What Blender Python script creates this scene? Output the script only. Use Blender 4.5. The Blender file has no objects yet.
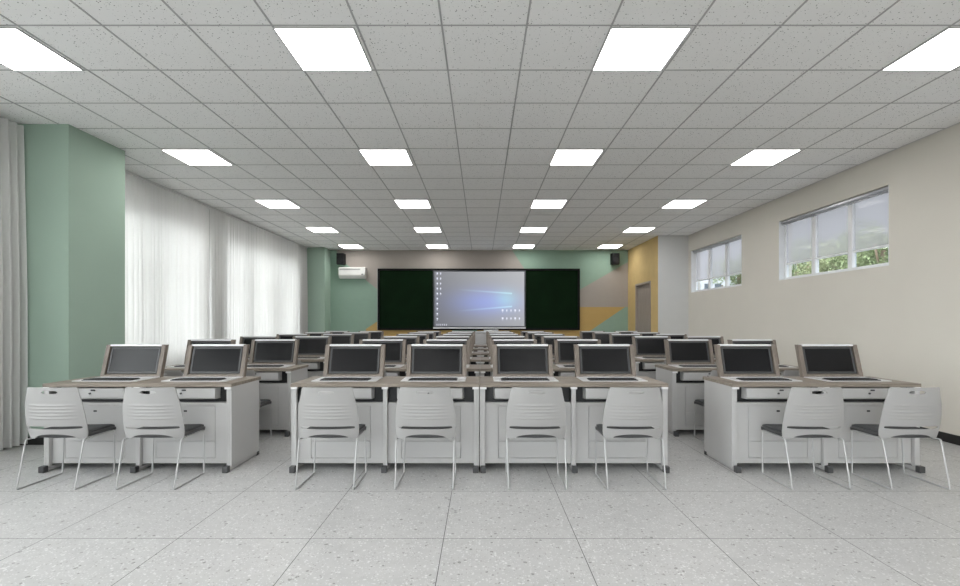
import bpy, bmesh, math, random
from mathutils import Vector, Matrix
C = bpy.context.scene.collection
PI = math.pi
CZ = 1.306                      # eye height
rnd = random.Random(7)

# ------------------------------------------------------------------ materials
def new_mat(name):
    m = bpy.data.materials.new(name); m.use_nodes = True
    nt = m.node_tree
    return m, nt, nt.nodes['Principled BSDF'], nt.nodes, nt.links

def plain(name, col, rough=0.5, metal=0.0, spec=0.5, noise=0.03, scale=6.0, bump=0.0, bscale=200):
    m, nt, b, N, L = new_mat(name)
    b.inputs['Roughness'].default_value = rough
    b.inputs['Metallic'].default_value = metal
    b.inputs['Specular IOR Level'].default_value = spec
    tc = N.new('ShaderNodeTexCoord')
    nz = N.new('ShaderNodeTexNoise'); nz.inputs['Scale'].default_value = scale
    nz.inputs['Detail'].default_value = 3
    L.new(tc.outputs['Object'], nz.inputs['Vector'])
    cr = N.new('ShaderNodeValToRGB')
    c0 = [max(0, c*(1-noise)) for c in col]; c1 = [min(1, c*(1+noise)) for c in col]
    cr.color_ramp.elements[0].position = .3; cr.color_ramp.elements[1].position = .7
    cr.color_ramp.elements[0].color = (*c0, 1); cr.color_ramp.elements[1].color = (*c1, 1)
    L.new(nz.outputs['Fac'], cr.inputs['Fac']); L.new(cr.outputs['Color'], b.inputs['Base Color'])
    if bump:
        n2 = N.new('ShaderNodeTexNoise'); n2.inputs['Scale'].default_value = bscale
        L.new(tc.outputs['Object'], n2.inputs['Vector'])
        bp = N.new('ShaderNodeBump'); bp.inputs['Strength'].default_value = bump
        bp.inputs['Distance'].default_value = .002
        L.new(n2.outputs['Fac'], bp.inputs['Height']); L.new(bp.outputs['Normal'], b.inputs['Normal'])
    return m

def wood(name, c0, c1, axis='X', rough=.45, spec=.4):
    m, nt, b, N, L = new_mat(name)
    b.inputs['Roughness'].default_value = rough
    b.inputs['Specular IOR Level'].default_value = spec
    tc = N.new('ShaderNodeTexCoord'); mp = N.new('ShaderNodeMapping')
    s = {'X': (1.2, 26, 26), 'Z': (26, 26, 1.2)}[axis]
    mp.inputs['Scale'].default_value = s
    L.new(tc.outputs['Object'], mp.inputs['Vector'])
    nz = N.new('ShaderNodeTexNoise'); nz.inputs['Scale'].default_value = 1.6; nz.inputs['Detail'].default_value = 6
    nz.inputs['Distortion'].default_value = .6
    L.new(mp.outputs['Vector'], nz.inputs['Vector'])
    cr = N.new('ShaderNodeValToRGB')
    cr.color_ramp.elements[0].position = .35; cr.color_ramp.elements[1].position = .68
    cr.color_ramp.elements[0].color = (*c0, 1); cr.color_ramp.elements[1].color = (*c1, 1)
    L.new(nz.outputs['Fac'], cr.inputs['Fac']); L.new(cr.outputs['Color'], b.inputs['Base Color'])
    return m

def emit(name, col, strength):
    m = bpy.data.materials.new(name); m.use_nodes = True
    nt = m.node_tree; nt.nodes.clear()
    e = nt.nodes.new('ShaderNodeEmission'); o = nt.nodes.new('ShaderNodeOutputMaterial')
    e.inputs['Color'].default_value = (*col, 1); e.inputs['Strength'].default_value = strength
    nt.links.new(e.outputs[0], o.inputs[0])
    return m

def terrazzo():
    m, nt, b, N, L = new_mat('terrazzo_floor')
    b.inputs['Specular IOR Level'].default_value = .45
    geo = N.new('ShaderNodeNewGeometry'); sep = N.new('ShaderNodeSeparateXYZ')
    L.new(geo.outputs['Position'], sep.inputs[0])
    def math_(op, a, bb=None, cc=None):
        n = N.new('ShaderNodeMath'); n.operation = op
        for i, v in enumerate((a, bb, cc)):
            if v is None: continue
            if isinstance(v, (int, float)): n.inputs[i].default_value = v
            else: L.new(v, n.inputs[i])
        return n.outputs[0]
    def cellid(s, off, T):
        return math_('DIVIDE', math_('SUBTRACT', s, off), T)
    fx = cellid(sep.outputs['X'], -.228, .8); fy = cellid(sep.outputs['Y'], 3.67, .8)
    def seam(f, w):                                   # 1 on the seam
        d = math_('ABSOLUTE', math_('SUBTRACT', math_('FRACT', math_('ADD', f, .5)), .5))
        return math_('LESS_THAN', d, w/.8/2)
    sm = math_('MAXIMUM', seam(fx, .0045), seam(fy, .0045))
    # per tile tone
    comb = N.new('ShaderNodeCombineXYZ')
    L.new(math_('FLOOR', fx), comb.inputs[0]); L.new(math_('FLOOR', fy), comb.inputs[1])
    wn = N.new('ShaderNodeTexWhiteNoise'); L.new(comb.outputs[0], wn.inputs['Vector'])
    # base mottling
    nz = N.new('ShaderNodeTexNoise'); nz.inputs['Scale'].default_value = 9; nz.inputs['Detail'].default_value = 8
    nz.inputs['Roughness'].default_value = .65
    L.new(geo.outputs['Position'], nz.inputs['Vector'])
    base = N.new('ShaderNodeValToRGB')
    base.color_ramp.elements[0].position = .3; base.color_ramp.elements[1].position = .7
    base.color_ramp.elements[0].color = (.425, .423, .422, 1); base.color_ramp.elements[1].color = (.495, .493, .49, 1)
    L.new(nz.outputs['Fac'], base.inputs['Fac'])
    cur = base.outputs['Color']
    def chips(scale, thr, col, keep, cur, seed):
        mp = N.new('ShaderNodeMapping'); mp.inputs['Location'].default_value = (seed, seed*1.7, 0)
        L.new(geo.outputs['Position'], mp.inputs['Vector'])
        n0 = N.new('ShaderNodeTexNoise'); n0.inputs['Scale'].default_value = scale*1.3
        L.new(mp.outputs[0], n0.inputs['Vector'])
        ad = N.new('ShaderNodeVectorMath'); ad.operation = 'MULTIPLY_ADD'
        ad.inputs[1].default_value = (.6/scale,)*3
        L.new(n0.outputs['Color'], ad.inputs[0]); L.new(mp.outputs[0], ad.inputs[2])
        v = N.new('ShaderNodeTexVoronoi'); v.inputs['Scale'].default_value = scale
        L.new(ad.outputs[0], v.inputs['Vector'])
        sp = N.new('ShaderNodeSeparateColor'); L.new(v.outputs['Color'], sp.inputs[0])
        sel = math_('LESS_THAN', sp.outputs[0], keep)
        rad = math_('LESS_THAN', v.outputs['Distance'], math_('MULTIPLY', math_('ADD', sp.outputs[1], .35), thr))
        f = math_('MULTIPLY', sel, rad)
        mx = N.new('ShaderNodeMix'); mx.data_type = 'RGBA'
        L.new(f, mx.inputs[0]); L.new(cur, mx.inputs[6]); mx.inputs[7].default_value = (*col, 1)
        return mx.outputs[2]
    cur = chips(55, .34, (.62, .62, .615), .32, cur, 3.1)
    cur = chips(34, .28, (.24, .235, .23), .20, cur, 9.7)
    cur = chips(100, .38, (.60, .60, .60), .30, cur, 5.3)
    cur = chips(80, .36, (.34, .33, .325), .17, cur, 1.9)
    hs = N.new('ShaderNodeHueSaturation'); L.new(cur, hs.inputs['Color'])
    L.new(math_('MULTIPLY_ADD', wn.outputs['Value'], .03, .985), hs.inputs['Value'])
    mx = N.new('ShaderNodeMix'); mx.data_type = 'RGBA'
    L.new(sm, mx.inputs[0]); L.new(hs.outputs[0], mx.inputs[6]); mx.inputs[7].default_value = (.06, .06, .06, 1)
    L.new(mx.outputs[2], b.inputs['Base Color'])
    L.new(math_('MULTIPLY_ADD', nz.outputs['Fac'], .12, .26), b.inputs['Roughness'])
    return m

def ceiling_mat():
    m, nt, b, N, L = new_mat('mineral_fibre_tiles')
    b.inputs['Roughness'].default_value = .9; b.inputs['Specular IOR Level'].default_value = .15
    geo = N.new('ShaderNodeNewGeometry')
    cur = None
    rgb = N.new('ShaderNodeRGB'); rgb.outputs[0].default_value = (.88, .88, .875, 1); cur = rgb.outputs[0]
    for sc, thr, keep, col, seed in ((46, .20, .32, .22, 2), (90, .22, .18, .36, 7)):
        mp = N.new('ShaderNodeMapping'); mp.inputs['Location'].default_value = (seed, seed, 0)
        L.new(geo.outputs['Position'], mp.inputs['Vector'])
        v = N.new('ShaderNodeTexVoronoi'); v.inputs['Scale'].default_value = sc
        L.new(mp.outputs[0], v.inputs['Vector'])
        sp = N.new('ShaderNodeSeparateColor'); L.new(v.outputs['Color'], sp.inputs[0])
        a = N.new('ShaderNodeMath'); a.operation = 'LESS_THAN'; a.inputs[1].default_value = keep
        L.new(sp.outputs[0], a.inputs[0])
        c = N.new('ShaderNodeMath'); c.operation = 'LESS_THAN'; c.inputs[1].default_value = thr
        L.new(v.outputs['Distance'], c.inputs[0])
        f = N.new('ShaderNodeMath'); f.operation = 'MULTIPLY'; L.new(a.outputs[0], f.inputs[0]); L.new(c.outputs[0], f.inputs[1])
        mx = N.new('ShaderNodeMix'); mx.data_type = 'RGBA'
        L.new(f.outputs[0], mx.inputs[0]); L.new(cur, mx.inputs[6]); mx.inputs[7].default_value = (col, col, col, 1)
        cur = mx.outputs[2]
    L.new(cur, b.inputs['Base Color'])
    return m

def cloth_mat(name, col, transp, transl):
    m = bpy.data.materials.new(name); m.use_nodes = True
    nt = m.node_tree; N = nt.nodes; L = nt.links; N.clear()
    o = N.new('ShaderNodeOutputMaterial')
    d = N.new('ShaderNodeBsdfDiffuse'); t = N.new('ShaderNodeBsdfTranslucent'); tr = N.new('ShaderNodeBsdfTransparent')
    tc = N.new('ShaderNodeTexCoord'); nz = N.new('ShaderNodeTexNoise'); nz.inputs['Scale'].default_value = 60
    L.new(tc.outputs['Object'], nz.inputs['Vector'])
    cr = N.new('ShaderNodeValToRGB')
    cr.color_ramp.elements[0].color = (*[c*.95 for c in col], 1); cr.color_ramp.elements[1].color = (*col, 1)
    L.new(nz.outputs['Fac'], cr.inputs[0]); L.new(cr.outputs[0], d.inputs[0]); L.new(cr.outputs[0], t.inputs[0])
    m1 = N.new('ShaderNodeMixShader'); m1.inputs[0].default_value = transl
    m2 = N.new('ShaderNodeMixShader'); m2.inputs[0].default_value = transp
    L.new(d.outputs[0], m1.inputs[1]); L.new(t.outputs[0], m1.inputs[2])
    L.new(m1.outputs[0], m2.inputs[1]); L.new(tr.outputs[0], m2.inputs[2]); L.new(m2.outputs[0], o.inputs[0])
    return m

def glass_mat(name, tint, gloss, reflect_veil=0.0):
    m = bpy.data.materials.new(name); m.use_nodes = True
    nt = m.node_tree; N = nt.nodes; L = nt.links; N.clear()
    o = N.new('ShaderNodeOutputMaterial')
    tr = N.new('ShaderNodeBsdfTransparent'); tr.inputs[0].default_value = (*tint, 1)
    g = N.new('ShaderNodeBsdfGlossy'); g.inputs['Roughness'].default_value = .02
    mx = N.new('ShaderNodeMixShader'); mx.inputs[0].default_value = gloss
    L.new(tr.outputs[0], mx.inputs[1]); L.new(g.outputs[0], mx.inputs[2])
    out = mx.outputs[0]
    if reflect_veil:
        d = N.new('ShaderNodeBsdfTranslucent'); d.inputs[0].default_value = (.8, .8, .8, 1)
        m2 = N.new('ShaderNodeMixShader'); m2.inputs[0].default_value = reflect_veil
        L.new(out, m2.inputs[1]); L.new(d.outputs[0], m2.inputs[2]); out = m2.outputs[0]
    L.new(out, o.inputs[0])
    return m

def wallpaper_mat():
    """lit desktop picture: cool grey ground with a soft blue glow and light beams (object space of the screen)."""
    m = bpy.data.materials.new('lit_desktop'); m.use_nodes = True
    nt = m.node_tree; N = nt.nodes; L = nt.links; N.clear()
    o = N.new('ShaderNodeOutputMaterial'); e = N.new('ShaderNodeEmission')
    tc = N.new('ShaderNodeTexCoord'); sep = N.new('ShaderNodeSeparateXYZ')
    L.new(tc.outputs['Generated'], sep.inputs[0]); U = sep.outputs['X']; V = sep.outputs['Z']
    def M(op, a, b=None, c=None):
        n = N.new('ShaderNodeMath'); n.operation = op
        for i, v in enumerate((a, b, c)):
            if v is None: continue
            if isinstance(v, (int, float)): n.inputs[i].default_value = v
            else: L.new(v, n.inputs[i])
        return n.outputs[0]
    def gauss(cx, cy, sx, sy):
        dx = M('DIVIDE', M('SUBTRACT', U, cx), sx); dy = M('DIVIDE', M('SUBTRACT', V, cy), sy)
        return M('EXPONENT', M('MULTIPLY', M('ADD', M('MULTIPLY', dx, dx), M('MULTIPLY', dy, dy)), -1.0))
    def beam(cy, slope, w, x0, x1):
        yy = M('SUBTRACT', V, M('ADD', M('MULTIPLY', M('SUBTRACT', U, .86), slope), cy))
        d = M('DIVIDE', yy, w); g = M('EXPONENT', M('MULTIPLY', M('MULTIPLY', d, d), -1.0))
        r = N.new('ShaderNodeMapRange'); r.inputs[1].default_value = x0; r.inputs[2].default_value = x1
        L.new(U, r.inputs[0])
        return M('MULTIPLY', M('MULTIPLY', g, r.outputs[0]), M('LESS_THAN', U, .865))
    mr = N.new('ShaderNodeMapRange'); L.new(U, mr.inputs[0])
    base = N.new('ShaderNodeValToRGB')
    base.color_ramp.elements[0].color = (.165, .17, .19, 1); base.color_ramp.elements[1].color = (.47, .48, .50, 1)
    L.new(M('ADD', M('MULTIPLY', U, .75), M('MULTIPLY', V, .25)), base.inputs[0])
    def add(cur, f, col):
        mx = N.new('ShaderNodeMix'); mx.data_type = 'RGBA'; mx.blend_type = 'ADD'
        L.new(f, mx.inputs[0]); L.new(cur, mx.inputs[6]); mx.inputs[7].default_value = (*col, 1); return mx.outputs[2]
    cur = base.outputs[0]
    cur = add(cur, gauss(.60, .44, .36, .24), (-.04, .05, .34))
    cur = add(cur, gauss(.80, .50, .12, .16), (.02, .16, .10))
    cur = add(cur, beam(.60, -.12, .014, .25, .85), (.12, .24, .24))
    cur = add(cur, beam(.36, .14, .014, .25, .85), (.12, .24, .24))
    line = M('MULTIPLY', M('LESS_THAN', M('ABSOLUTE', M('SUBTRACT', V, .49)), .005), M('MULTIPLY', M('GREATER_THAN', U, .25), M('LESS_THAN', U, .865)))
    cur = add(cur, line, (-.10, -.10, -.08))
    L.new(cur, e.inputs[0]); e.inputs[1].default_value = 1.0
    L.new(e.outputs[0], o.inputs[0])
    return m

M_floor = terrazzo()
M_ceil = ceiling_mat()
M_tbar = plain('ceiling_grid_grey', (.42, .42, .42), .6)
M_wall = plain('beige_paint', (.66, .63, .57), .85, spec=.25, noise=.012, scale=2)
M_grey = plain('pale_grey_paint', (.60, .60, .59), .85, spec=.25, noise=.01)
M_greige = plain('greige_paint', (.37, .335, .305), .85, spec=.25, noise=.015)
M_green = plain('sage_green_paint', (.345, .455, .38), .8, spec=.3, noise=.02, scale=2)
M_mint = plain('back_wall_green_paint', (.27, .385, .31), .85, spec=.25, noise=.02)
M_ochre = plain('ochre_paint', (.50, .34, .13), .85, spec=.25, noise=.02)
M_yellow = plain('yellow_ochre_paint', (.60, .44, .20), .8, spec=.3, noise=.03)
M_black = plain('black_skirting', (.012, .012, .012), .45)
M_winwhite = plain('white_window_frame', (.78, .79, .80), .4)
M_desktop = wood('grey_brown_laminate', (.19, .16, .13), (.27, .232, .192), 'X')
M_casewood = wood('taupe_laminate', (.165, .138, .115), (.225, .19, .162), 'Z')
M_steel = plain('white_coated_steel', (.465, .46, .455), .42, spec=.5, noise=.008)
M_dark = plain('black_recess', (.012, .012, .013), .5)
M_foot = plain('dark_grey_plastic', (.06, .06, .062), .5)
M_brk = plain('white_plastic', (.72, .72, .72), .45)
M_shell = plain('light_grey_polypropylene', (.345, .34, .335), .42, spec=.45, noise=.008)
M_cush = plain('dark_grey_fabric', (.075, .077, .08), .9, spec=.2, noise=.15, scale=120, bump=.4, bscale=900)
M_wire = plain('silver_painted_rod', (.48, .48, .48), .35, metal=.2, spec=.5)
M_silver = plain('silver_tray', (.68, .68, .69), .35, metal=.15)
M_key = plain('black_keys', (.014, .014, .015), .45)
M_screen = plain('dark_glass_screen', (.008, .008, .009), .22, spec=.22, noise=0)
M_bezel = plain('grey_bezel', (.05, .05, .052), .4)
M_board = plain('dark_green_chalkboard', (.003, .013, .004), .6, spec=.06, noise=.15, scale=3)
M_bframe = plain('black_aluminium', (.004, .004, .005), .5, spec=.15)
M_sframe = plain('grey_aluminium', (.42, .43, .45), .3, metal=.6)
M_desk_pic = wallpaper_mat()
M_dbez = plain('slate_display_bezel', (.10, .105, .12), .4)
M_icon = emit('lit_icons', (.85, .88, 1), .95)
M_lamp = emit('lit_diffuser', (1, .985, .96), 12.0)
M_lampframe = plain('lamp_frame', (.55, .55, .55), .5)
M_curtain = cloth_mat('sheer_white_curtain', (.84, .84, .83), .01, .19)
M_thick = cloth_mat('grey_white_curtain', (.80, .80, .79), .0, .36)
M_glass = glass_mat('clear_glass', (.95, .97, .97), .06)
M_tint = glass_mat('tinted_glass', (.85, .88, .90), .03)
M_tint2 = glass_mat('reflection_veil_glass', (.66, .67, .70), .012, .28)  # pale veil mixed into the upper panes stands for reflections on the glass
M_door = wood('taupe_door_veneer', (.27, .235, .205), (.345, .30, .265), 'Z')
M_doorframe = plain('taupe_door_frame', (.33, .285, .25), .5)
M_ac = plain('white_abs', (.74, .74, .72), .4)
M_acgrey = plain('grey_grille', (.33, .34, .34), .5)
M_spk = plain('black_vinyl', (.009, .009, .010), .6, spec=.2)
M_cone = plain('speaker_cone', (.016, .016, .017), .7, spec=.2)
M_lectern = plain('light_grey_lectern', (.52, .52, .53), .5)
M_leaf = plain('leaf_green', (.13, .165, .075), .7, noise=.5, scale=1.5)
M_leaf2 = plain('yellow_green_leaf', (.21, .235, .12), .7, noise=.5, scale=1.5)
M_bark = plain('bark', (.12, .09, .06), .9, noise=.3)
M_ground = plain('paved_ground', (.22, .22, .21), .9, noise=.3, scale=.5)
M_bldg = plain('grey_render', (.34, .35, .36), .9, noise=.05)
M_bwin = plain('dark_panes', (.06, .07, .08), .2)
M_chrome = plain('chrome', (.6, .6, .6), .2, metal=.9)

# ------------------------------------------------------------------ mesh helpers
def bx(bm, x0, x1, y0, y1, z0, z1, bev=0.0, mi=0, seg=2):
    vs = [bm.verts.new(p) for p in ((x0,y0,z0),(x1,y0,z0),(x1,y1,z0),(x0,y1,z0),(x0,y0,z1),(x1,y0,z1),(x1,y1,z1),(x0,y1,z1))]
    fs = [bm.faces.new([vs[i] for i in q]) for q in ((3,2,1,0),(4,5,6,7),(0,1,5,4),(1,2,6,5),(2,3,7,6),(3,0,4,7))]
    for f in fs: f.material_index = mi
    if bev:
        es = list({e for f in fs for e in f.edges})
        r = bmesh.ops.bevel(bm, geom=es, offset=bev, segments=seg, profile=.5, affect='EDGES')
        for f in r['faces']: f.material_index = mi
    return vs

def prism(bm, pts, ax, a0, a1, mi=0):
    """pts: 2D outline in the plane across axis ax ('X': (y,z), 'Y': (x,z), 'Z': (x,y))."""
    def P(p, a):
        return {'X': (a, p[0], p[1]), 'Y': (p[0], a, p[1]), 'Z': (p[0], p[1], a)}[ax]
    A = [bm.verts.new(P(p, a0)) for p in pts]; B = [bm.verts.new(P(p, a1)) for p in pts]
    n = len(pts)
    fs = [bm.faces.new(A), bm.faces.new(B[::-1])]
    for i in range(n): fs.append(bm.faces.new((A[i], B[i], B[(i+1) % n], A[(i+1) % n])))
    for f in fs: f.material_index = mi
    return fs

def tube(bm, pts, r, n=8, closed=False):
    pts = [Vector(p) for p in pts]; rings = []
    m = len(pts)
    prev = None
    for i, p in enumerate(pts):
        if closed: t = (pts[(i+1) % m] - pts[i-1]).normalized()
        else: t = (pts[min(i+1, m-1)] - pts[max(i-1, 0)]).normalized()
        if prev is None:
            up = Vector((1, 0, 0)) if abs(t.x) < .9 else Vector((0, 0, 1))
            u = t.cross(up).normalized()
        else: u = (prev - t*prev.dot(t)).normalized()
        prev = u; v = t.cross(u)
        rings.append([bm.verts.new(p + r*(math.cos(a)*u + math.sin(a)*v)) for a in [2*PI*k/n for k in range(n)]])
    for i in range(m if closed else m-1):
        a, b = rings[i], rings[(i+1) % m]
        for k in range(n):
            f = bm.faces.new((a[k], a[(k+1) % n], b[(k+1) % n], b[k])); f.smooth = True
    if not closed:
        bm.faces.new(rings[0][::-1]); bm.faces.new(rings[-1])

def fillet(pts, r, n=5, closed=True):
    out = []; m = len(pts); pts = [Vector(p) for p in pts]
    for i in range(m):
        p = pts[i]; a = pts[i-1]; b = pts[(i+1) % m]
        if not closed and i in (0, m-1): out.append(p); continue
        d1 = (a-p).normalized(); d2 = (b-p).normalized()
        s = p + d1*r; e = p + d2*r
        for k in range(n+1):
            t = k/n; out.append(s*(1-t)**2 + p*2*t*(1-t) + e*t*t)
    return out

def cyl(bm, c, r, h, ax='Z', n=24, mi=0, r2=None):
    r2 = r if r2 is None else r2
    M = {'Z': Matrix.Identity(4), 'Y': Matrix.Rotation(-PI/2, 4, 'X'), 'X': Matrix.Rotation(PI/2, 4, 'Y')}[ax]
    before = set(bm.faces)
    bmesh.ops.create_cone(bm, cap_ends=True, segments=n, radius1=r, radius2=r2, depth=h, matrix=Matrix.Translation(c) @ M)
    for f in bm.faces:
        if f not in before: f.material_index = mi

def mesh_of(bm, name, mats, smooth=False):
    bmesh.ops.recalc_face_normals(bm, faces=bm.faces)
    me = bpy.data.meshes.new(name); bm.to_mesh(me); bm.free()
    for m in (mats if isinstance(mats, (list, tuple)) else [mats]): me.materials.append(m)
    if smooth:
        for p in me.polygons: p.use_smooth = True
    return me

def obj(name, bm, mats, parent=None, smooth=False, loc=None):
    o = bpy.data.objects.new(name, mesh_of(bm, name, mats, smooth)); C.objects.link(o)
    if parent: o.parent = parent
    if loc: o.location = loc
    return o
def box(name, dims, mat, parent=None, bev=0.0):
    bm = bmesh.new(); bx(bm, *dims, bev=bev); return obj(name, bm, mat, parent)
def thing(name, label, cat, loc=(0,0,0), group=None):
    o = bpy.data.objects.new(name, None); C.objects.link(o); o.location = loc
    o.empty_display_size = .1
    o['label'] = label; o['category'] = cat
    if group: o['group'] = group
    return o
def tag(o, label, cat, group=None, kind=None):
    o['label'] = label; o['category'] = cat
    if group: o['group'] = group
    if kind: o['kind'] = kind
    return o
def struct(name, bm, mats, smooth=False):
    o = obj(name, bm, mats, None, smooth); o['kind'] = 'structure'; return o
def kids(o): return KIDS.get(o.name, [])
def copy_tree(o, parent=None):
    c = o.copy(); C.objects.link(c); c.parent = parent
    for ch in [k for k in bpy.data.objects if k.parent == o and k != c]: copy_tree(ch, c)
    return c

# ------------------------------------------------------------------ room shell
XL, XR, YB, YF, ZC = -5.12, 5.04, 14.0, -3.4, 3.40
XC = -4.93                      # curtain line

bm = bmesh.new(); bx(bm, XL-.25, XR+.25, YF-.2, YB+.2, -.12, 0)
struct('floor', bm, M_floor)
bm = bmesh.new(); bx(bm, XL-.25, XR+.25, YF-.2, YB+.2, ZC, ZC+.15)
struct('ceiling', bm, M_ceil)

def wall_x(name, x0, x1, y0, y1, z0, z1, holes, mat):
    """wall running along y with rectangular openings (y0,y1,z0,z1)."""
    ys = sorted({y0, y1, *[h[0] for h in holes], *[h[1] for h in holes]})
    zs = sorted({z0, z1, *[h[2] for h in holes], *[h[3] for h in holes]})
    bm = bmesh.new()
    def solid(i, j):
        if not (0 <= i < len(ys)-1 and 0 <= j < len(zs)-1): return False
        cy = (ys[i]+ys[i+1])/2; cz = (zs[j]+zs[j+1])/2
        return not any(h[0] < cy < h[1] and h[2] < cz < h[3] for h in holes)
    cache = {}
    def V(x, y, z):
        k = (x, y, z)
        if k not in cache: cache[k] = bm.verts.new(k)
        return cache[k]
    for i in range(len(ys)-1):
        for j in range(len(zs)-1):
            if not solid(i, j): continue
            a, b, c, d = ys[i], ys[i+1], zs[j], zs[j+1]
            for x in (x0, x1): bm.faces.new((V(x,a,c), V(x,b,c), V(x,b,d), V(x,a,d)))
            if not solid(i-1, j): bm.faces.new((V(x0,a,c), V(x1,a,c), V(x1,a,d), V(x0,a,d)))
            if not solid(i+1, j): bm.faces.new((V(x0,b,c), V(x1,b,c), V(x1,b,d), V(x0,b,d)))
            if not solid(i, j-1): bm.faces.new((V(x0,a,c), V(x1,a,c), V(x1,b,c), V(x0,b,c)))
            if not solid(i, j+1): bm.faces.new((V(x0,a,d), V(x1,a,d), V(x1,b,d), V(x0,b,d)))
    return struct(name, bm, mat)

WL = [(-2.6, .6, .85, 3.02), (1.3, 4.5, .85, 3.02), (6.02, 8.55, .85, 3.02), (9.25, 12.85, .85, 3.02)]
WR = [(-.6, 1.6, 2.0, 3.0), (2.4, 4.6, 2.0, 3.0), (5.9, 8.09, 2.0, 3.0), (9.24, 11.47, 2.0, 3.0)]
wall_x('wall_left', XL-.22, XL, YF, YB, 0, ZC, WL, M_grey)
wall_x('wall_right', XR, XR+.22, YF, YB, 0, ZC, WR, M_wall)
# wall behind the camera; its four tall windows are unseen, added to let daylight in
bm = bmesh.new(); fx = [XL-.22, -4.5, -2.4, -2.0, -.2, .2, 2.0, 2.4, 4.4, XR+.22]
bx(bm, XL-.22, XR+.22, YF-.15, YF, 0, .8); bx(bm, XL-.22, XR+.22, YF-.15, YF, 3.1, ZC)
for a, b in zip(fx[0::2], fx[1::2]): bx(bm, a, b, YF-.15, YF, .8, 3.1)
struct('wall_front', bm, M_wall)
for i, (a, b) in enumerate(zip(fx[1::2], fx[2::2])):
    bm = bmesh.new()
    for p in ((a, b, .8, .86), (a, b, 3.04, 3.1), (a, a+.06, .86, 3.04), (b-.06, b, .86, 3.04), ((a+b)/2-.03, (a+b)/2+.03, .86, 3.04)):
        bx(bm, p[0], p[1], YF-.10, YF-.05, p[2], p[3])
    fr = struct('window_%d' % (i+9), bm, M_winwhite)  # unseen window, added only to light the front of the room
    box('pane', (a+.05, b-.05, YF-.078, YF-.072, .85, 3.05), M_glass, fr)

# back wall with its painted shapes (thin coats of paint, polygons in the wall plane)
def WX(px): return (px-481.5)*14.0/477
def WZ(py): return CZ-(py-321.5)*14.0/477
bm = bmesh.new()
bx(bm, XL-.22, XR+.22, YB, YB+.2, 0, ZC)
def coat(pts, mi, th): prism(bm, [(WX(a), min(ZC, WZ(b))) for a, b in pts], 'Y', YB-th, YB+.001, mi)
FL = 366.0
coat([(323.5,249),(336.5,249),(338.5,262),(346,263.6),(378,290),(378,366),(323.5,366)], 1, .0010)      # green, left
coat([(378,321),(378,325),(452,325),(452,366),(366,366),(366,329)], 2, .0018)                          # ochre under the board
coat([(452,325),(476,325),(484,366),(452,366)], 1, .0018)
coat([(476,325),(576,325),(576,307),(625,307),(571,344),(540,366),(484,366)], 2, .0018)
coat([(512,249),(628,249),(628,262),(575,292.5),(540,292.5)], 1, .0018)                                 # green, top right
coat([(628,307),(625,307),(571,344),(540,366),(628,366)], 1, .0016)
struct('wall_back', bm, [M_greige, M_mint, M_ochre])

# pillars on the left, block on the right with the door
def pillar(name, x0, x1, y0, y1, mat):
    bm = bmesh.new(); bx(bm, x0, x1, y0, y1, 0, ZC); return struct(name, bm, mat)
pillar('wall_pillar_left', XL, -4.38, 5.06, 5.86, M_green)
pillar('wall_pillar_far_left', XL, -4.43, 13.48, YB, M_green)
BX, BY = 4.30, 11.62
D0, D1, DH = 12.10, 13.28, 2.34
bm = bmesh.new()
bx(bm, BX, XR, BY, BY+.12, 0, ZC, mi=0)
bx(bm, BX, BX+.12, BY+.12, D0, 0, ZC, mi=1); bx(bm, BX, BX+.12, D1, YB, 0, ZC, mi=1)
bx(bm, BX, BX+.12, D0, D1, DH, ZC, mi=1)
bx(bm, BX-.0015, BX, BY, D0, 0, ZC, mi=1)
struct('wall_doorway_block', bm, [M_grey, M_yellow])

# door
bm = bmesh.new(); bx(bm, BX+.05, BX+.09, D0+.05, D1-.05, .005, DH-.05, bev=.002)
door = struct('door_1', bm, M_door)
bm = bmesh.new()
bx(bm, BX-.02, BX+.11, D0, D0+.05, 0, DH); bx(bm, BX-.02, BX+.11, D1-.05, D1, 0, DH); bx(bm, BX-.02, BX+.11, D0+.05, D1-.05, DH-.05, DH)
obj('door_frame', bm, M_doorframe, door)
bm = bmesh.new(); tube(bm, fillet([(BX+.05, D0+.13, 1.0), (BX+.0, D0+.13, 1.0), (BX+.0, D0+.25, 1.0)], .015, closed=False), .009)
cyl(bm, (BX+.046, D0+.13, 1.0), .026, .008, 'X')
obj('door_handle', bm, M_chrome, door, True)

# skirting
bm = bmesh.new(); bx(bm, XR-.012, XR, YF, BY, 0, .10, bev=.002); struct('baseboard_right', bm, M_black)
bm = bmesh.new()
bx(bm, XL, XL+.012, YF, 5.06, 0, .10); bx(bm, XL, XL+.012, 5.88, 13.48, 0, .10)
bx(bm, XL+.012, -4.368, 5.048, 5.06, 0, .085); bx(bm, -4.38, -4.368, 5.06, 5.86, 0, .085)
bx(bm, XL+.012, -4.38, 5.86, 5.872, 0, .085)
bx(bm, XL+.012, -4.418, 13.468, 13.48, 0, .10); bx(bm, -4.43, -4.418, 13.48, YB-.012, 0, .10)
struct('baseboard_left', bm, M_black)
bm = bmesh.new(); bx(bm, -4.418, BX-.012, YB-.012, YB, 0, .10); bx(bm, BX-.012, BX, D1+.01, YB, 0, .10)
bx(bm, BX-.012, BX, BY, D0-.01, 0, .10); bx(bm, BX-.012, XR-.012, BY-.012, BY, 0, .10)
struct('baseboard_back', bm, M_black)

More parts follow.
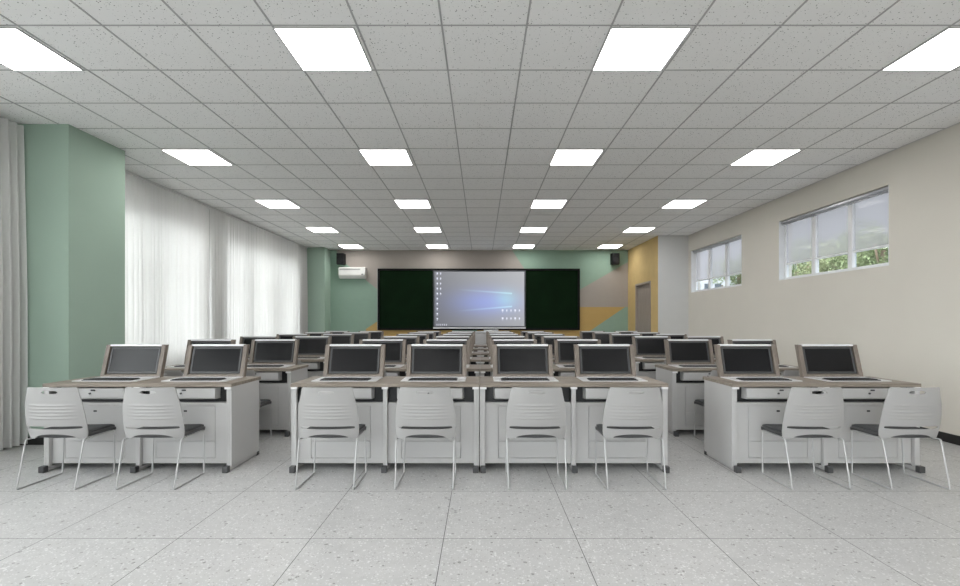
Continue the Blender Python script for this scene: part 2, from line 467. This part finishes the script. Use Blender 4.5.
# ceiling grid: T-bars
gx = [.32+.6*k for k in range(-9, 8)]; gy = [3.37+.6*k for k in range(-11, 18)]
bm = bmesh.new()
for x in gx: bx(bm, x-.0065, x+.0065, YF, YB, ZC-.004, ZC+.001)
for y in gy: bx(bm, XL, XR, y-.0055, y+.0055, ZC-.0035, ZC+.001)
struct('trim_1', bm, M_tbar)
bm = bmesh.new()                                   # wall angle round the ceiling edge
bx(bm, XR-.018, XR, YF, BY, ZC-.004, ZC+.001); bx(bm, -4.43, BX, YB-.018, YB, ZC-.004, ZC+.001)
bx(bm, BX, XR, BY-.018, BY, ZC-.004, ZC+.001)
struct('trim_2', bm, M_lampframe)

# ------------------------------------------------------------------ windows
def side_window(n, y0, y1, z0, z1, xf, sgn, npan, transom, g_lo, g_hi):
    """frame set in the wall; sgn = +1 right wall, -1 left wall; xf = frame plane towards the room."""
    a, b = (xf, xf+.05*sgn) if sgn > 0 else (xf-.05, xf)
    bm = bmesh.new()
    w = .05
    bx(bm, a, b, y0, y1, z0, z0+w); bx(bm, a, b, y0, y1, z1-w, z1)
    bx(bm, a, b, y0, y0+w, z0+w, z1-w); bx(bm, a, b, y1-w, y1, z0+w, z1-w)
    for k in range(1, npan):
        y = y0+(y1-y0)*k/npan; bx(bm, a-.01, b, y-.04, y+.04, z0+w, z1-w)
    if transom: bx(bm, a-.004, b, y0+w, y1-w, transom-.012, transom+.012)
    fr = struct('window_%d' % n, bm, M_winwhite)
    xm = (a+b)/2
    for k in range(npan):
        ya = y0+(y1-y0)*k/npan+.03; yb = y0+(y1-y0)*(k+1)/npan-.03
        box('lower_pane', (xm-.003, xm+.003, ya, yb, z0+.03, transom-.005), g_lo, fr)
        box('upper_pane', (xm-.003, xm+.003, ya, yb, transom+.005, z1-.03), g_hi, fr)
    return fr
for i, h in enumerate(WL): side_window(i+1, *h, XL-.08, -1, 3 if h[1]-h[0] < 3 else 4, 2.25, M_glass, M_glass)
for i, h in enumerate(WR):
    fr = side_window(i+5, *h, XR+.09, 1, 3, 2.27, M_tint, M_tint2)
    bm = bmesh.new(); bx(bm, XR+.003, XR+.09, h[0]+.001, h[1]-.001, 2.001, 2.012)
    bx(bm, XR+.003, XR+.09, h[1]-.012, h[1]-.001, 2.012, 2.999); bx(bm, XR+.003, XR+.09, h[0]+.001, h[0]+.012, 2.012, 2.999)
    obj('window_reveal', bm, M_winwhite, fr)
    bm = bmesh.new()                                # rolled blind box under the head
    bx(bm, XR+.03, XR+.085, h[0]+.013, h[1]-.013, 2.955, 2.995, bev=.006)
    bx(bm, XR+.045, XR+.07, h[0]+.013, h[1]-.013, 2.925, 2.938, bev=.004)
    if i < 2: bm.free(); continue
    bl = obj('window_blind', bm, M_sframe)
    tag(bl, 'raised slim blind at the head of the %s high window in the beige wall' % ['', '', 'nearer', 'farther'][i], 'blind')

# ------------------------------------------------------------------ curtains
def curtain(y0, y1, x, mat, label, pitch, amp, seed, z0=.02, z1=3.37):
    r = random.Random(seed); bm = bmesh.new()
    n = max(8, int((y1-y0)/.012)); zs = [z1, z1-.06, z1-.15, 2.9, 2.5, 2.0, 1.5, 1.0, .5, .2, z0]
    ph = [0.0]
    for i in range(n): ph.append(ph[-1] + 2*PI*(y1-y0)/n/pitch*(1+.55*math.sin(i*.043+seed)+.3*r.uniform(-1, 1)))
    am = [amp*(1+.5*math.sin(i*.029+seed*2)) for i in range(n+1)]
    rows = []
    for z in zs:
        t = (z1-z)/(z1-z0); row = []
        for i in range(n+1):
            p = ph[i]; fine = .35*math.sin(2.7*p+1)*(1-.8*t) if t < .95 else .07*math.sin(2.7*p+1)
            a = am[i]*(.55+.6*min(1, t*2))
            yy = y0+(y1-y0)*i/n + .010*math.sin(p*1.0+1.3)
            row.append(bm.verts.new((x+a*(math.sin(p)+.25*math.sin(2*p+.5*math.sin(i*.01)))+amp*fine*.5, yy, z)))
        rows.append(row)
    for a, b in zip(rows, rows[1:]):
        for i in range(n): bm.faces.new((a[i], a[i+1], b[i+1], b[i])).smooth = True
    bmesh.ops.recalc_face_normals(bm, faces=bm.faces)
    o = obj('curtain', bm, mat, None, True)
    tag(o, label, 'curtain', 'sheer curtains along the left wall'); return o
curtain(3.3, 5.02, -4.85, M_thick, 'full-length grey-white curtain at the left edge in front of the green pillar', .13, .045, 2)
curtain(5.93, 8.62, XC, M_curtain, 'sheer white curtain just behind the near green pillar', .085, .022, 3)
curtain(8.64, 9.14, XC+.0, M_thick, 'gathered darker curtain stack between the two bright sheer curtains', .05, .030, 4)
curtain(9.16, 12.86, XC, M_curtain, 'sheer white curtain beyond the gathered stack, lit by the far left window', .085, .022, 5)
curtain(12.88, 13.42, XC+.0, M_thick, 'gathered grey curtain stack against the far green pillar', .06, .030, 6)
for y0, y1, lb in ((-3.3, 5.04, 'white curtain track on the ceiling before the near green pillar'), (5.9, 13.46, 'white curtain track on the ceiling between the two green pillars')):
    tk = box('curtain_track', (XC-.03, XC+.03, y0, y1, 3.372, 3.3955), M_brk, None, .003)
    tag(tk, lb, 'curtain track')

# ------------------------------------------------------------------ ceiling lamps
def lamp_proto():
    t = thing('ceiling_light', '', 'ceiling light', (0, 0, ZC), 'square recessed ceiling lights')
    bm = bmesh.new(); a, w = .288, .009
    bx(bm, -a, a, -a, -a+w, -.012, .0); bx(bm, -a, a, a-w, a, -.012, .0)
    bx(bm, -a, -a+w, -a+w, a-w, -.012, .0); bx(bm, a-w, a, -a+w, a-w, -.012, .0)
    obj('frame', bm, M_lampframe, t)
    box('diffuser', (-a+w, a-w, -a+w, a-w, -.010, -.004), M_lamp, t)
    return t
lamp = lamp_proto(); first = True
rowname = ['row behind the camera', 'row above the camera', 'nearest row', 'second row', 'third row', 'fourth row', 'farthest row']
for j in range(7):
    for i, x in enumerate((-3.58, -1.18, 1.22, 3.62)):
        o = lamp if first else copy_tree(lamp); first = False
        o.location = (x-.014-.009*max(0, j-2), 3.676+2.4*(j-2), ZC)
        o['label'] = 'lit square ceiling light, %s, %s' % (rowname[j], ['leftmost column by the curtains', 'left of centre', 'right of centre', 'rightmost column by the high windows'][i])

# ------------------------------------------------------------------ double computer desk (origin: floor, centre of front edge of the top)
W = .8225
def make_desk():
    t = thing('computer_desk', '', 'desk', (0,0,0), 'white double computer desks')
    bm = bmesh.new(); bx(bm, -W, W, 0, .56, .735, .765, bev=.003); obj('tabletop', bm, M_desktop, t)
    for s in (-1, 1):
        a, b = sorted((s*(W-.003), s*(W-.018)))
        box('side_panel', (a, b, .012, .53, .04, .735), M_steel, t, .002)
    for x in (-W+.032, 0, W-.032):
        la, lb = sorted((math.copysign(W-.0185, x), math.copysign(W-.048, x))) if x else (-.019, .019)
        box('leg', (la, lb, .012, .045, .04, .735), M_steel, t, .003)
        ft = box('foot', (x-.02, x+.02, -.005, .52, .008, .04), M_steel, t, .004)
        for ya in (-.05, .50): box('end_cap', (x-.024, x+.024, ya, ya+.05, 0, .056), M_foot, ft, .006)
        box('bracket', (x-.028, x+.028, -.002, .05, .716, .735), M_brk, t, .003)
    for s in (-1, 1):
        x0, x1 = (-W+.0485, -.0195) if s < 0 else (.0195, W-.0485)
        xc = (x0+x1)/2
        # carcass with a real opening behind door and drawer
        bm = bmesh.new()
        bx(bm, x0, x1, .045, .055, .565, .594); bx(bm, x0, x1, .045, .055, .06, .104)
        bx(bm, x0, xc-.262, .045, .055, .104, .565); bx(bm, xc+.262, x1, .045, .055, .104, .565)
        bx(bm, x0, x1, .055, .50, .585, .594); bx(bm, x0, x1, .055, .50, .06, .075)
        bx(bm, x0, x1, .49, .50, .075, .735)
        obj('cabinet_body', bm, M_steel, t)
        box('recess_back', (x0, x1, .085, .095, .595, .734), M_dark, t)
        dr = box('door', (xc-.2585, xc+.2585, .045, .056, .2565, .5615), M_steel, t, .001)
        bm = bmesh.new(); bx(bm, xc-.014, xc+.014, .041, .045, .512, .526, bev=.003); obj('keyhole', bm, M_dark, dr)
        box('lower_panel', (xc-.2585, xc+.2585, .045, .056, .1075, .2530), M_steel, t, .001)
        # drawer: bevelled front
        bm = bmesh.new()
        a, b = xc-.305, xc+.29
        prism(bm, [(.012, .640), (.012, .722), (.08, .731), (.08, .628), (.02, .628)], 'X', a, b)
        for v in bm.verts:
            if v.co.y < .03: v.co.x = a+.014 if v.co.x < xc else b-.014
        d = obj('drawer', bm, M_steel, t)
        bm = bmesh.new(); bx(bm, xc-.010, xc+.026, .004, .012, .700, .713, bev=.003); obj('handle', bm, M_dark, d)
        bm = bmesh.new(); cyl(bm, (xc-.018, .008, .678), .008, .010, 'Y', 14); obj('lock', bm, M_foot, d)
    return t

# ------------------------------------------------------------------ flip-up computer (origin on the desk top, centre)
def make_computer():
    t = thing('flip_up_computer', '', 'computer', (0,0,0), 'flip-up computers on the desks')
    w = .2925; H = .312; y0, y1 = .465, .535          # bottom front / lean
    lean = .085
    def skew(bm):                                     # lean the casing backwards
        for v in bm.verts: v.co.y += lean*v.co.z/H
    D = .05
    bm = bmesh.new()
    bx(bm, -w, -w+.040, y0, y0+D, 0, H, bev=.003); bx(bm, w-.040, w, y0, y0+D, 0, H, bev=.003)
    bx(bm, -w+.040, w-.040, y0+.038, y0+D, 0, H-.001)
    skew(bm); cas = obj('casing', bm, M_casewood, t)
    bm = bmesh.new(); bx(bm, -w+.040, w-.040, y0+.0, y0+D-.001, H-.014, H+.004, bev=.002)
    skew(bm); obj('top_rail', bm, M_silver, cas)
    bm = bmesh.new(); bx(bm, -w+.040, w-.040, y0+.0, y0+.037, 0, .028, bev=.002)
    skew(bm); obj('bottom_rail', bm, M_casewood, cas)
    bm = bmesh.new(); a = w-.050
    bx(bm, -a, a, y0+.012, y0+.034, .030, H-.022, bev=.004)
    # frame the screen: cut a recess by building it as a ring
    bm.free(); bm = bmesh.new(); zb, zt, q = .036, H-.022, .018
    bx(bm, -a, a, y0+.012, y0+.036, zb, zb+q, bev=.002); bx(bm, -a, a, y0+.012, y0+.036, zt-q, zt, bev=.002)
    bx(bm, -a, -a+q, y0+.012, y0+.036, zb+q, zt-q, bev=.002); bx(bm, a-q, a, y0+.012, y0+.036, zb+q, zt-q, bev=.002)
    skew(bm); mon = obj('monitor', bm, M_bezel, t)
    bm = bmesh.new(); bx(bm, -a+q, a-q, y0+.016, y0+.030, zb+q, zt-q); skew(bm); obj('screen', bm, M_screen, mon)
    # tray with rim
    bm = bmesh.new()
    bx(bm, -w, w, .150, .462, 0, .004, bev=.001)
    bx(bm, -w, -w+.022, .150, .462, .004, .007, bev=.001); bx(bm, w-.022, w, .150, .462, .004, .007, bev=.001)
    bx(bm, -w+.022, w-.022, .150, .163, .004, .006, bev=.001); bx(bm, -w+.022, w-.022, .44, .462, .004, .007, bev=.001)
    tr = obj('keyboard_tray', bm, M_silver, t)
    bm = bmesh.new(); kx0, kx1, ky0, ky1 = -.225, .215, .172, .308
    bx(bm, kx0, kx1, ky0, ky1, .004, .012, bev=.003)
    n = 18
    for r in range(5):
        ya = ky0+.008+r*.0245
        if r == 0:
            cells = [(0, 1.5), (1.5, 3), (3, 4.5), (4.5, 11), (11, 12.5), (12.5, 14), (14.5, 15.5), (15.5, 16.5), (16.5, 17.5)]
        else: cells = [(k, k+1) for k in range(n)]
        for ca, cb in cells:
            s = (kx1-kx0-.016)/n
            bx(bm, kx0+.008+ca*s+.002, kx0+.008+cb*s-.002, ya+.002, ya+.0225, .012, .017)
    obj('keyboard', bm, M_key, tr)
    return t

# ------------------------------------------------------------------ chair (origin on the floor below the rear feet, centre; faces +Y)
def make_chair():
    t = thing('sled_base_chair', '', 'chair', (0,0,0), 'light grey sled-base chairs')
    # shell of the back, bent grid with thickness, slots cut out
    def half(z):
        P = [(.376, .230), (.42, .238), (.50, .240), (.58, .235), (.66, .226), (.74, .208), (.790, .199)]
        for (a, wa), (b, wb) in zip(P, P[1:]):
            if z <= b: k = (z-a)/(b-a); return wa+(wb-wa)*k
        return P[-1][1]
    NU, NV = 64, 64; z0, z1 = .376, .790; bm = bmesh.new()
    def pt(i, j, off):
        u = -1+2*i/NU; z = z0+(z1-z0)*j/NV
        hw = half(z); r = .014                       # rounded top and bottom corners
        x = u*hw
        dz = max(0, abs(x)-(hw-r))
        zt = z1-(r-math.sqrt(max(0, r*r-dz*dz))) if dz > 0 else z1
        zl = z0+(r-math.sqrt(max(0, r*r-dz*dz))) if dz > 0 else z0
        z = zl+(zt-zl)*j/NV
        tt = (z-z0)/(z1-z0)
        y = .062-.045*tt**1.4 - .012*math.sin(PI*tt)
        y += .045*abs(u)**2.4*(1-.35*tt)
        for k in range(5):
            zz = .545+.026*k
            y -= .0035*math.exp(-((z-zz)/.006)**2)*max(0, 1-abs(u/.86)**6)
        return (x, y+off, z)
    F = [[bm.verts.new(pt(i, j, 0)) for i in range(NU+1)] for j in range(NV+1)]
    B = [[bm.verts.new(pt(i, j, .007)) for i in range(NU+1)] for j in range(NV+1)]
    for j in range(NV):
        for i in range(NU):
            bm.faces.new((F[j][i], F[j][i+1], F[j+1][i+1], F[j+1][i]))
            bm.faces.new((B[j][i], B[j+1][i], B[j+1][i+1], B[j][i+1]))
    for j in range(NV):
        bm.faces.new((F[j][0], F[j+1][0], B[j+1][0], B[j][0])); bm.faces.new((F[j][NU], B[j][NU], B[j+1][NU], F[j+1][NU]))
    for i in range(NU):
        bm.faces.new((F[0][i], B[0][i], B[0][i+1], F[0][i+1])); bm.faces.new((F[NV][i], F[NV][i+1], B[NV][i+1], B[NV][i]))
    shell = obj('tmp_shell', bm, M_shell)
    cut = bmesh.new()
    def ell(cx, cz, a, b, n=28, f=1.0): return [(cx+a*math.copysign(abs(math.cos(q))**f, math.cos(q)), cz+b*math.copysign(abs(math.sin(q))**f, math.sin(q))) for q in [2*PI*k/n for k in range(n)]]
    prism(cut, ell(0, .752, .064, .0125, f=.8), 'Y', -.1, .3)
    prism(cut, ell(0, .468, .212, .0115, 40, .45), 'Y', -.1, .3)
    prism(cut, ell(0, .356, .180, .060, 48, .85), 'Y', -.1, .3)
    co = obj('tmp_cut', cut, M_shell)
    md = shell.modifiers.new('b', 'BOOLEAN'); md.object = co; md.solver = 'EXACT'; md.operation = 'DIFFERENCE'
    dg = bpy.context.evaluated_depsgraph_get(); dg.update()
    me = bpy.data.meshes.new_from_object(shell.evaluated_get(dg), depsgraph=dg); me.name = 'backrest'
    bpy.data.objects.remove(shell); bpy.data.objects.remove(co)
    for p in me.polygons: p.use_smooth = True
    try: me.set_sharp_from_angle(angle=math.radians(35))
    except Exception: pass
    br = bpy.data.objects.new('backrest', me); C.objects.link(br); br.parent = t
    # seat pan and cushion
    def slab(hw, ya, yb, top, th, drop, r=.05):
        bm = bmesh.new(); n, m = 16, 16; T = []; Bo = []
        for j in range(m+1):
            a, b = [], []
            for i in range(n+1):
                u = -1+2*i/n; v = j/m; y = ya+(yb-ya)*v
                e = min(yb-y, y-ya); k = max(0, 1-e/r); lim = hw-r*(1-math.sqrt(max(0, 1-k*k)))
                x = u*lim
                z = top - drop*max(0, (v-.72)/.28)**2 - .010*(1-abs(u)**2)*math.sin(PI*min(1, v*1.2)) + .004*abs(u)
                edge = max(abs(u), abs(2*v-1)); z -= .006*max(0, (edge-.85)/.15)**2
                a.append(bm.verts.new((x, y, z))); b.append(bm.verts.new((x*.985, y, z-th)))
            T.append(a); Bo.append(b)
        for j in range(m):
            for i in range(n):
                bm.faces.new((T[j][i], T[j][i+1], T[j+1][i+1], T[j+1][i])); bm.faces.new((Bo[j][i], Bo[j+1][i], Bo[j+1][i+1], Bo[j][i+1]))
        for i in range(n):
            bm.faces.new((T[0][i], Bo[0][i], Bo[0][i+1], T[0][i+1])); bm.faces.new((T[m][i], T[m][i+1], Bo[m][i+1], Bo[m][i]))
        for j in range(m):
            bm.faces.new((T[j][0], T[j+1][0], Bo[j+1][0], Bo[j][0])); bm.faces.new((T[j][n], Bo[j][n], Bo[j+1][n], T[j+1][n]))
        return bm
    seat = obj('seat', slab(.226, .094, .445, .412, .026, .022), M_foot, t, True)
    obj('cushion', slab(.218, .097, .439, .430, .018, .022), M_cush, seat, True)
    for s in (-1, 1):
        bm = bmesh.new(); r = .0062
        loop = fillet([(s*.224, -.010, r), (s*.230, .072, .372), (s*.212, .17, .374), (s*.214, .402, .372), (s*.222, .392, r)], .014, 5, True)
        tube(bm, loop, r, 8, True)
        lg = obj('leg', bm, M_wire, t, True)
    bm = bmesh.new()
    for y, z in ((.20, .374), (.37, .372)): tube(bm, [(-.212, y, z), (.212, y, z)], .0065, 8)
    obj('crossbar', bm, M_wire, t, True)
    return t

desk0, comp0, chair0 = make_desk(), make_computer(), make_chair()
RN = ['nearest row', 'second row', 'third row', 'fourth row', 'fifth row', 'farthest row']
BL = [(-3.0, 'left block by the curtains', 'left-block desk by the curtains'), (-.841, 'left half of the middle block', 'middle block, left desk'),
      (.806, 'right half of the middle block', 'middle block, right desk'), (3.005, 'right block by the beige wall', 'right-block desk by the beige wall')]
CHAIRS = [(r, b, s) for r in range(3) for b in range(4) for s in range(2)]
nd = nc = nh = 0
for r in range(6):
    for b, (cx, bn, dn) in enumerate(BL):
        yy = 4.15+1.3*r
        o = desk0 if nd == 0 else copy_tree(desk0); nd += 1
        o.location = (cx, yy, 0)
        o['label'] = 'wood-topped white double computer desk, %s, %s' % (RN[r], bn)
        for s, dx in enumerate((-.4025, .4025)):
            k = comp0 if nc == 0 else copy_tree(comp0); nc += 1
            k.location = (cx+dx, yy, .765)
            k['label'] = 'flip-up computer with dark screen, %s, %s, %s seat' % (RN[r], dn, ('left', 'right')[s])
for r, b, s in CHAIRS:
    cx, bn, dn = BL[b]
    k = chair0 if nh == 0 else copy_tree(chair0); nh += 1
    k.location = (cx+(-.373, .397)[s], 3.70+1.3*r, 0)
    k['label'] = 'light grey sled-base chair, %s, %s, %s seat' % (RN[r], dn, ('left', 'right')[s])

# ------------------------------------------------------------------ front wall equipment
bd = thing('blackboard', 'wide dark green sliding blackboard in a black frame on the back wall', 'blackboard', (0, YB, 0))
bm = bmesh.new(); X0, X1, Z0, Z1 = -3.03, 2.87, 1.055, 2.85
f = .055
bx(bm, X0, X1, -.10, -.003, Z1-f, Z1, bev=.004); bx(bm, X0, X1, -.10, -.003, Z0, Z0+f, bev=.004)
bx(bm, X0, X0+f, -.10, -.003, Z0+f, Z1-f); bx(bm, X1-f, X1, -.10, -.003, Z0+f, Z1-f)
obj('frame', bm, M_bframe, bd)
box('left_panel', (X0+f, -1.43, -.07, -.04, Z0+f, Z1-f), M_board, bd)
box('right_panel', (1.31, X1-f, -.07, -.04, Z0+f, Z1-f), M_board, bd)
box('back_panel', (-1.43, 1.31, -.03, -.01, Z0+f, Z1-f), M_board, bd)
box('trim_strip', (X0-.012, X0-.001, -.09, -.003, Z0, Z1), M_sframe, bd)
sc = thing('interactive_display', 'large lit display showing a blue computer desktop in the middle of the blackboard', 'display', (0, YB, 0))
sx0, sx1, sz0, sz1 = -1.40, 1.28, 1.125, 2.785
bm = bmesh.new()
bx(bm, sx0, sx1, -.115, -.035, sz1-.03, sz1, bev=.004); bx(bm, sx0, sx1, -.115, -.035, sz0, sz0+.05, bev=.004)
bx(bm, sx0, sx0+.035, -.115, -.035, sz0+.05, sz1-.03); bx(bm, sx1-.035, sx1, -.115, -.035, sz0+.05, sz1-.03)
obj('bezel', bm, M_dbez, sc)
pic = box('screen', (sx0+.035, sx1-.035, -.10, -.06, sz0+.05, sz1-.03), M_desk_pic, sc)
SP = lambda px, py: ((px-481.5)*13.9/477, CZ-(py-321.5)*13.9/477)
def icon(px, py, s=.045, h=None):
    x, z = SP(px, py); h = h or s
    bm = bmesh.new(); bx(bm, x-s/2, x+s/2, -.103, -.1002, z-h/2, z+h/2, bev=.0)
    bx(bm, x-s*.45, x+s*.45, -.103, -.1002, z-h/2-.028, z-h/2-.016)
    obj('icon', bm, M_icon, pic)
for k in range(10): icon(437.3, 273.2+k*5.05, .040)
for k in range(5): icon(440.6, 273.2+k*5.05, .034)
for r_ in range(2):
    for k in range(5): icon(502.6+k*4.2, 310.2+r_*8, .05 if k in (0, 3) else .038)
for k in range(6): icon(437+k*1.9, 324.3, .022)
bm = bmesh.new(); bx(bm, sx0, sx1, -.20, -.115, sz0-.025, sz0-.003, bev=.004); bx(bm, sx0, sx1, -.20, -.192, sz0-.003, sz0+.012)
obj('pen_tray', bm, M_silver, sc)

ac = thing('air_conditioner', 'white split air conditioner on the green part of the back wall', 'air conditioner', (-3.755, YB, 2.56))
bm = bmesh.new()
prism(bm, [(0, .03), (0, .32), (-.17, .32), (-.205, .29), (-.205, .09), (-.13, .0), (-.02, .0)], 'X', -.385, .385)
bmesh.ops.bevel(bm, geom=list(bm.edges), offset=.008, segments=2, affect='EDGES'); obj('housing', bm, M_ac, ac)
bm = bmesh.new()
for k in range(4): bx(bm, -.35, .24, -.209, -.2045, .238+k*.010, .245+k*.010)
obj('intake_grille', bm, M_acgrey, ac)
bm = bmesh.new(); prism(bm, [(-.2035, .084), (-.208, .082), (-.137, -.004), (-.132, .000)], 'X', -.35, .22); obj('louvre', bm, M_ac, ac)
bm = bmesh.new(); bx(bm, .28, .335, -.209, -.203, .10, .125, bev=.002); obj('display', bm, M_dark, ac)

def speaker(x, label):
    t = thing('wall_speaker', label, 'speaker', (x, YB, 2.965), 'black wall speakers')
    t.scale = (.95, .95, .93)
    bm = bmesh.new(); prism(bm, [(-.125, -.03), (.125, -.03), (.105, -.24), (-.105, -.24)], 'Z', .0, .34)
    bmesh.ops.bevel(bm, geom=list(bm.edges), offset=.006, segments=2, affect='EDGES'); obj('cabinet', bm, M_spk, t)
    bm = bmesh.new(); cyl(bm, (0, -.243, .115), .078, .012, 'Y', 28, r2=.085); obj('woofer', bm, M_cone, t)
    bm = bmesh.new(); cyl(bm, (0, -.243, .255), .032, .010, 'Y', 20); obj('tweeter', bm, M_cone, t)
    bm = bmesh.new(); bx(bm, -.04, .04, -.03, -.001, .10, .24); obj('wall_bracket', bm, M_foot, t)
speaker(-4.09, 'black wall speaker above the air conditioner, left end of the back wall')
speaker(3.89, 'black wall speaker high at the right end of the back wall')

# teacher's lectern with raised monitor lid
lc = thing('lectern', 'light grey teaching lectern in front of the display beyond the last desks', 'lectern', (.0, 12.75, 0))
bm = bmesh.new(); bx(bm, -.33, .44, 0, .55, .04, 1.0, bev=.01); obj('cabinet', bm, M_lectern, lc)
bm = bmesh.new(); bx(bm, -.30, .41, .03, .52, 0, .04); obj('plinth', bm, M_foot, lc)
bm = bmesh.new(); prism(bm, [(-.02, 1.0), (.57, 1.0), (.57, 1.035), (-.02, 1.025)], 'X', -.35, .46); obj('desktop', bm, M_lectern, lc)
for a in (-.31, .065): box('door', (a, a+.355, -.012, 0, .08, .95), M_lectern, lc, .003)
bm = bmesh.new(); bx(bm, .06, .46, .28, .32, 1.03, 1.082, bev=.004); obj('raised_lid', bm, M_silver, lc)

# ------------------------------------------------------------------ outside: ground, trees, building
bm = bmesh.new(); bx(bm, -220, 220, -150, 260, -.5, -.4)
o = struct('ground_outside', bm, M_ground)

def leaf_mesh(seed, H, R, mat, n=6500):
    r = random.Random(seed); bm = bmesh.new()
    blobs = []
    for k in range(9):
        a = r.uniform(0, 2*PI); q = r.uniform(0, .62)*R
        blobs.append((Vector((q*math.cos(a), q*math.sin(a), H*r.uniform(.5, .88))), R*r.uniform(.34, .55)))
    for k in range(n):
        c, s = r.choice(blobs)
        d = Vector((r.gauss(0, 1), r.gauss(0, 1), r.gauss(0, .8))).normalized()*s*r.uniform(.55, 1.05)
        p = c+d; q = r.uniform(.045, .10)
        u = Vector((r.uniform(-1, 1), r.uniform(-1, 1), r.uniform(-1, 1))).normalized()
        v = u.cross(Vector((r.uniform(-1, 1), r.uniform(-1, 1), r.uniform(-1, 1)))).normalized()
        bm.faces.new([bm.verts.new(p+w) for w in (u*q, v*q*.6, -u*q, -v*q*.6)])
    return mesh_of(bm, 'foliage', mat)
def trunk_mesh(seed, H):
    r = random.Random(seed); bm = bmesh.new()
    tube(bm, [(0, 0, -.4), (.05, 0, H*.25), (-.05, .08, H*.5), (.02, 0, H*.75)], .16, 8)
    for k in range(6):
        a = k*PI/3+r.uniform(-.3, .3)
        tube(bm, [(0, 0, H*(.3+.05*k)), (math.cos(a)*H*.12, math.sin(a)*H*.12, H*(.45+.05*k)), (math.cos(a)*H*.2, math.sin(a)*H*.2, H*(.58+.05*k))], .06, 6)
    return mesh_of(bm, 'trunk', M_bark)
kinds = [(leaf_mesh(11, 7, 2.6, M_leaf), trunk_mesh(1, 7)), (leaf_mesh(12, 7, 3.0, M_leaf2), trunk_mesh(2, 7)), (leaf_mesh(13, 7, 2.4, M_leaf, 4200), trunk_mesh(3, 7))]
def tree(px, X, H, kd, label):
    Y = X/((px-481.5)/477)
    t = thing('tree', label, 'tree', (X, Y, 0), 'trees beyond the high right windows')
    a = bpy.data.objects.new('foliage', kinds[kd][0]); b = bpy.data.objects.new('trunk', kinds[kd][1])
    for k in (a, b): C.objects.link(k); k.parent = t
    t.scale = (H/7,)*3; t.rotation_euler = (0, 0, px*.37)
tree(882, 23, 7.2, 0, 'dense green tree filling the near high window, rightmost pane')
tree(858, 33, 9.8, 1, 'yellow-green tree at the left of the near high window, rightmost pane')
tree(836, 24, 7.0, 1, 'yellow-green tree in the near high window, middle pane')
tree(818, 42, 12.6, 2, 'sparse tall tree in the near high window, middle pane')
tree(797, 26, 7.2, 0, 'small dark tree in the near high window, leftmost pane')
tree(739, 30, 9.6, 0, 'dark green tree in the far high window, rightmost pane')
bg = thing('office_building', 'grey building far beyond the farther high window', 'building', (44, 92, 0))
bm = bmesh.new(); bx(bm, -10, 5, 0, 12, -.4, 9.5); obj('wall', bm, M_bldg, bg)
for i in range(7):
    for j in range(3): box('window', (-9+i*2, -7.8+i*2, -.06, 0, 1.2+j*2.9, 2.8+j*2.9), M_bwin, bg)

# ------------------------------------------------------------------ daylight
w = bpy.data.worlds.new('overcast_sky'); bpy.context.scene.world = w; w.use_nodes = True
nt = w.node_tree; N = nt.nodes; L = nt.links; N.clear()
out = N.new('ShaderNodeOutputWorld'); bgn = N.new('ShaderNodeBackground')
tc = N.new('ShaderNodeTexCoord')
dt = N.new('ShaderNodeVectorMath'); dt.operation = 'DOT_PRODUCT'; dt.inputs[1].default_value = Vector((-.86, .1, .5)).normalized()
L.new(tc.outputs['Generated'], dt.inputs[0])
mr = N.new('ShaderNodeMapRange'); mr.inputs[1].default_value = -.3; mr.inputs[2].default_value = 1.0
mr.inputs[3].default_value = 0; mr.inputs[4].default_value = 1; L.new(dt.outputs['Value'], mr.inputs[0])
cr = N.new('ShaderNodeValToRGB')
cr.color_ramp.elements[0].color = (.80, .83, .88, 1); cr.color_ramp.elements[1].color = (1.0, 1.0, 1.0, 1)
L.new(mr.outputs[0], cr.inputs[0])
st = N.new('ShaderNodeMath'); st.operation = 'MULTIPLY_ADD'; st.inputs[1].default_value = 7.0; st.inputs[2].default_value = .95
L.new(mr.outputs[0], st.inputs[0])
d2 = N.new('ShaderNodeVectorMath'); d2.operation = 'DOT_PRODUCT'; d2.inputs[1].default_value = Vector((-.6, -1, .3)).normalized()
L.new(tc.outputs['Generated'], d2.inputs[0])
m2 = N.new('ShaderNodeMapRange'); m2.interpolation_type = 'SMOOTHSTEP'; m2.inputs[1].default_value = .3; m2.inputs[2].default_value = 1.0
m2.inputs[3].default_value = 0; m2.inputs[4].default_value = 5.0; L.new(d2.outputs['Value'], m2.inputs[0])
sm = N.new('ShaderNodeMath'); sm.operation = 'ADD'; L.new(st.outputs[0], sm.inputs[0]); L.new(m2.outputs[0], sm.inputs[1])
L.new(cr.outputs[0], bgn.inputs[0]); L.new(sm.outputs[0], bgn.inputs[1]); L.new(bgn.outputs[0], out.inputs[0])

# ------------------------------------------------------------------ camera
cam = bpy.data.cameras.new('camera'); co = bpy.data.objects.new('camera', cam); C.objects.link(co)
co.location = (0, 0, CZ); co.rotation_euler = (PI/2, 0, 0)
cam.sensor_width = 36; cam.lens = 477/960*36
cam.shift_x = -1.5/960; cam.shift_y = 28.5/960
cam.clip_start = .05; cam.clip_end = 500
S = bpy.context.scene; S.camera = co
S.view_settings.view_transform = 'Standard'; S.view_settings.look = 'None'
S.view_settings.exposure = 0.1; S.view_settings.gamma = 1.0; S.view_settings.use_curve_mapping = False
try: S.cycles.max_bounces = 10; S.cycles.diffuse_bounces = 6; S.cycles.transparent_max_bounces = 12
except Exception: pass
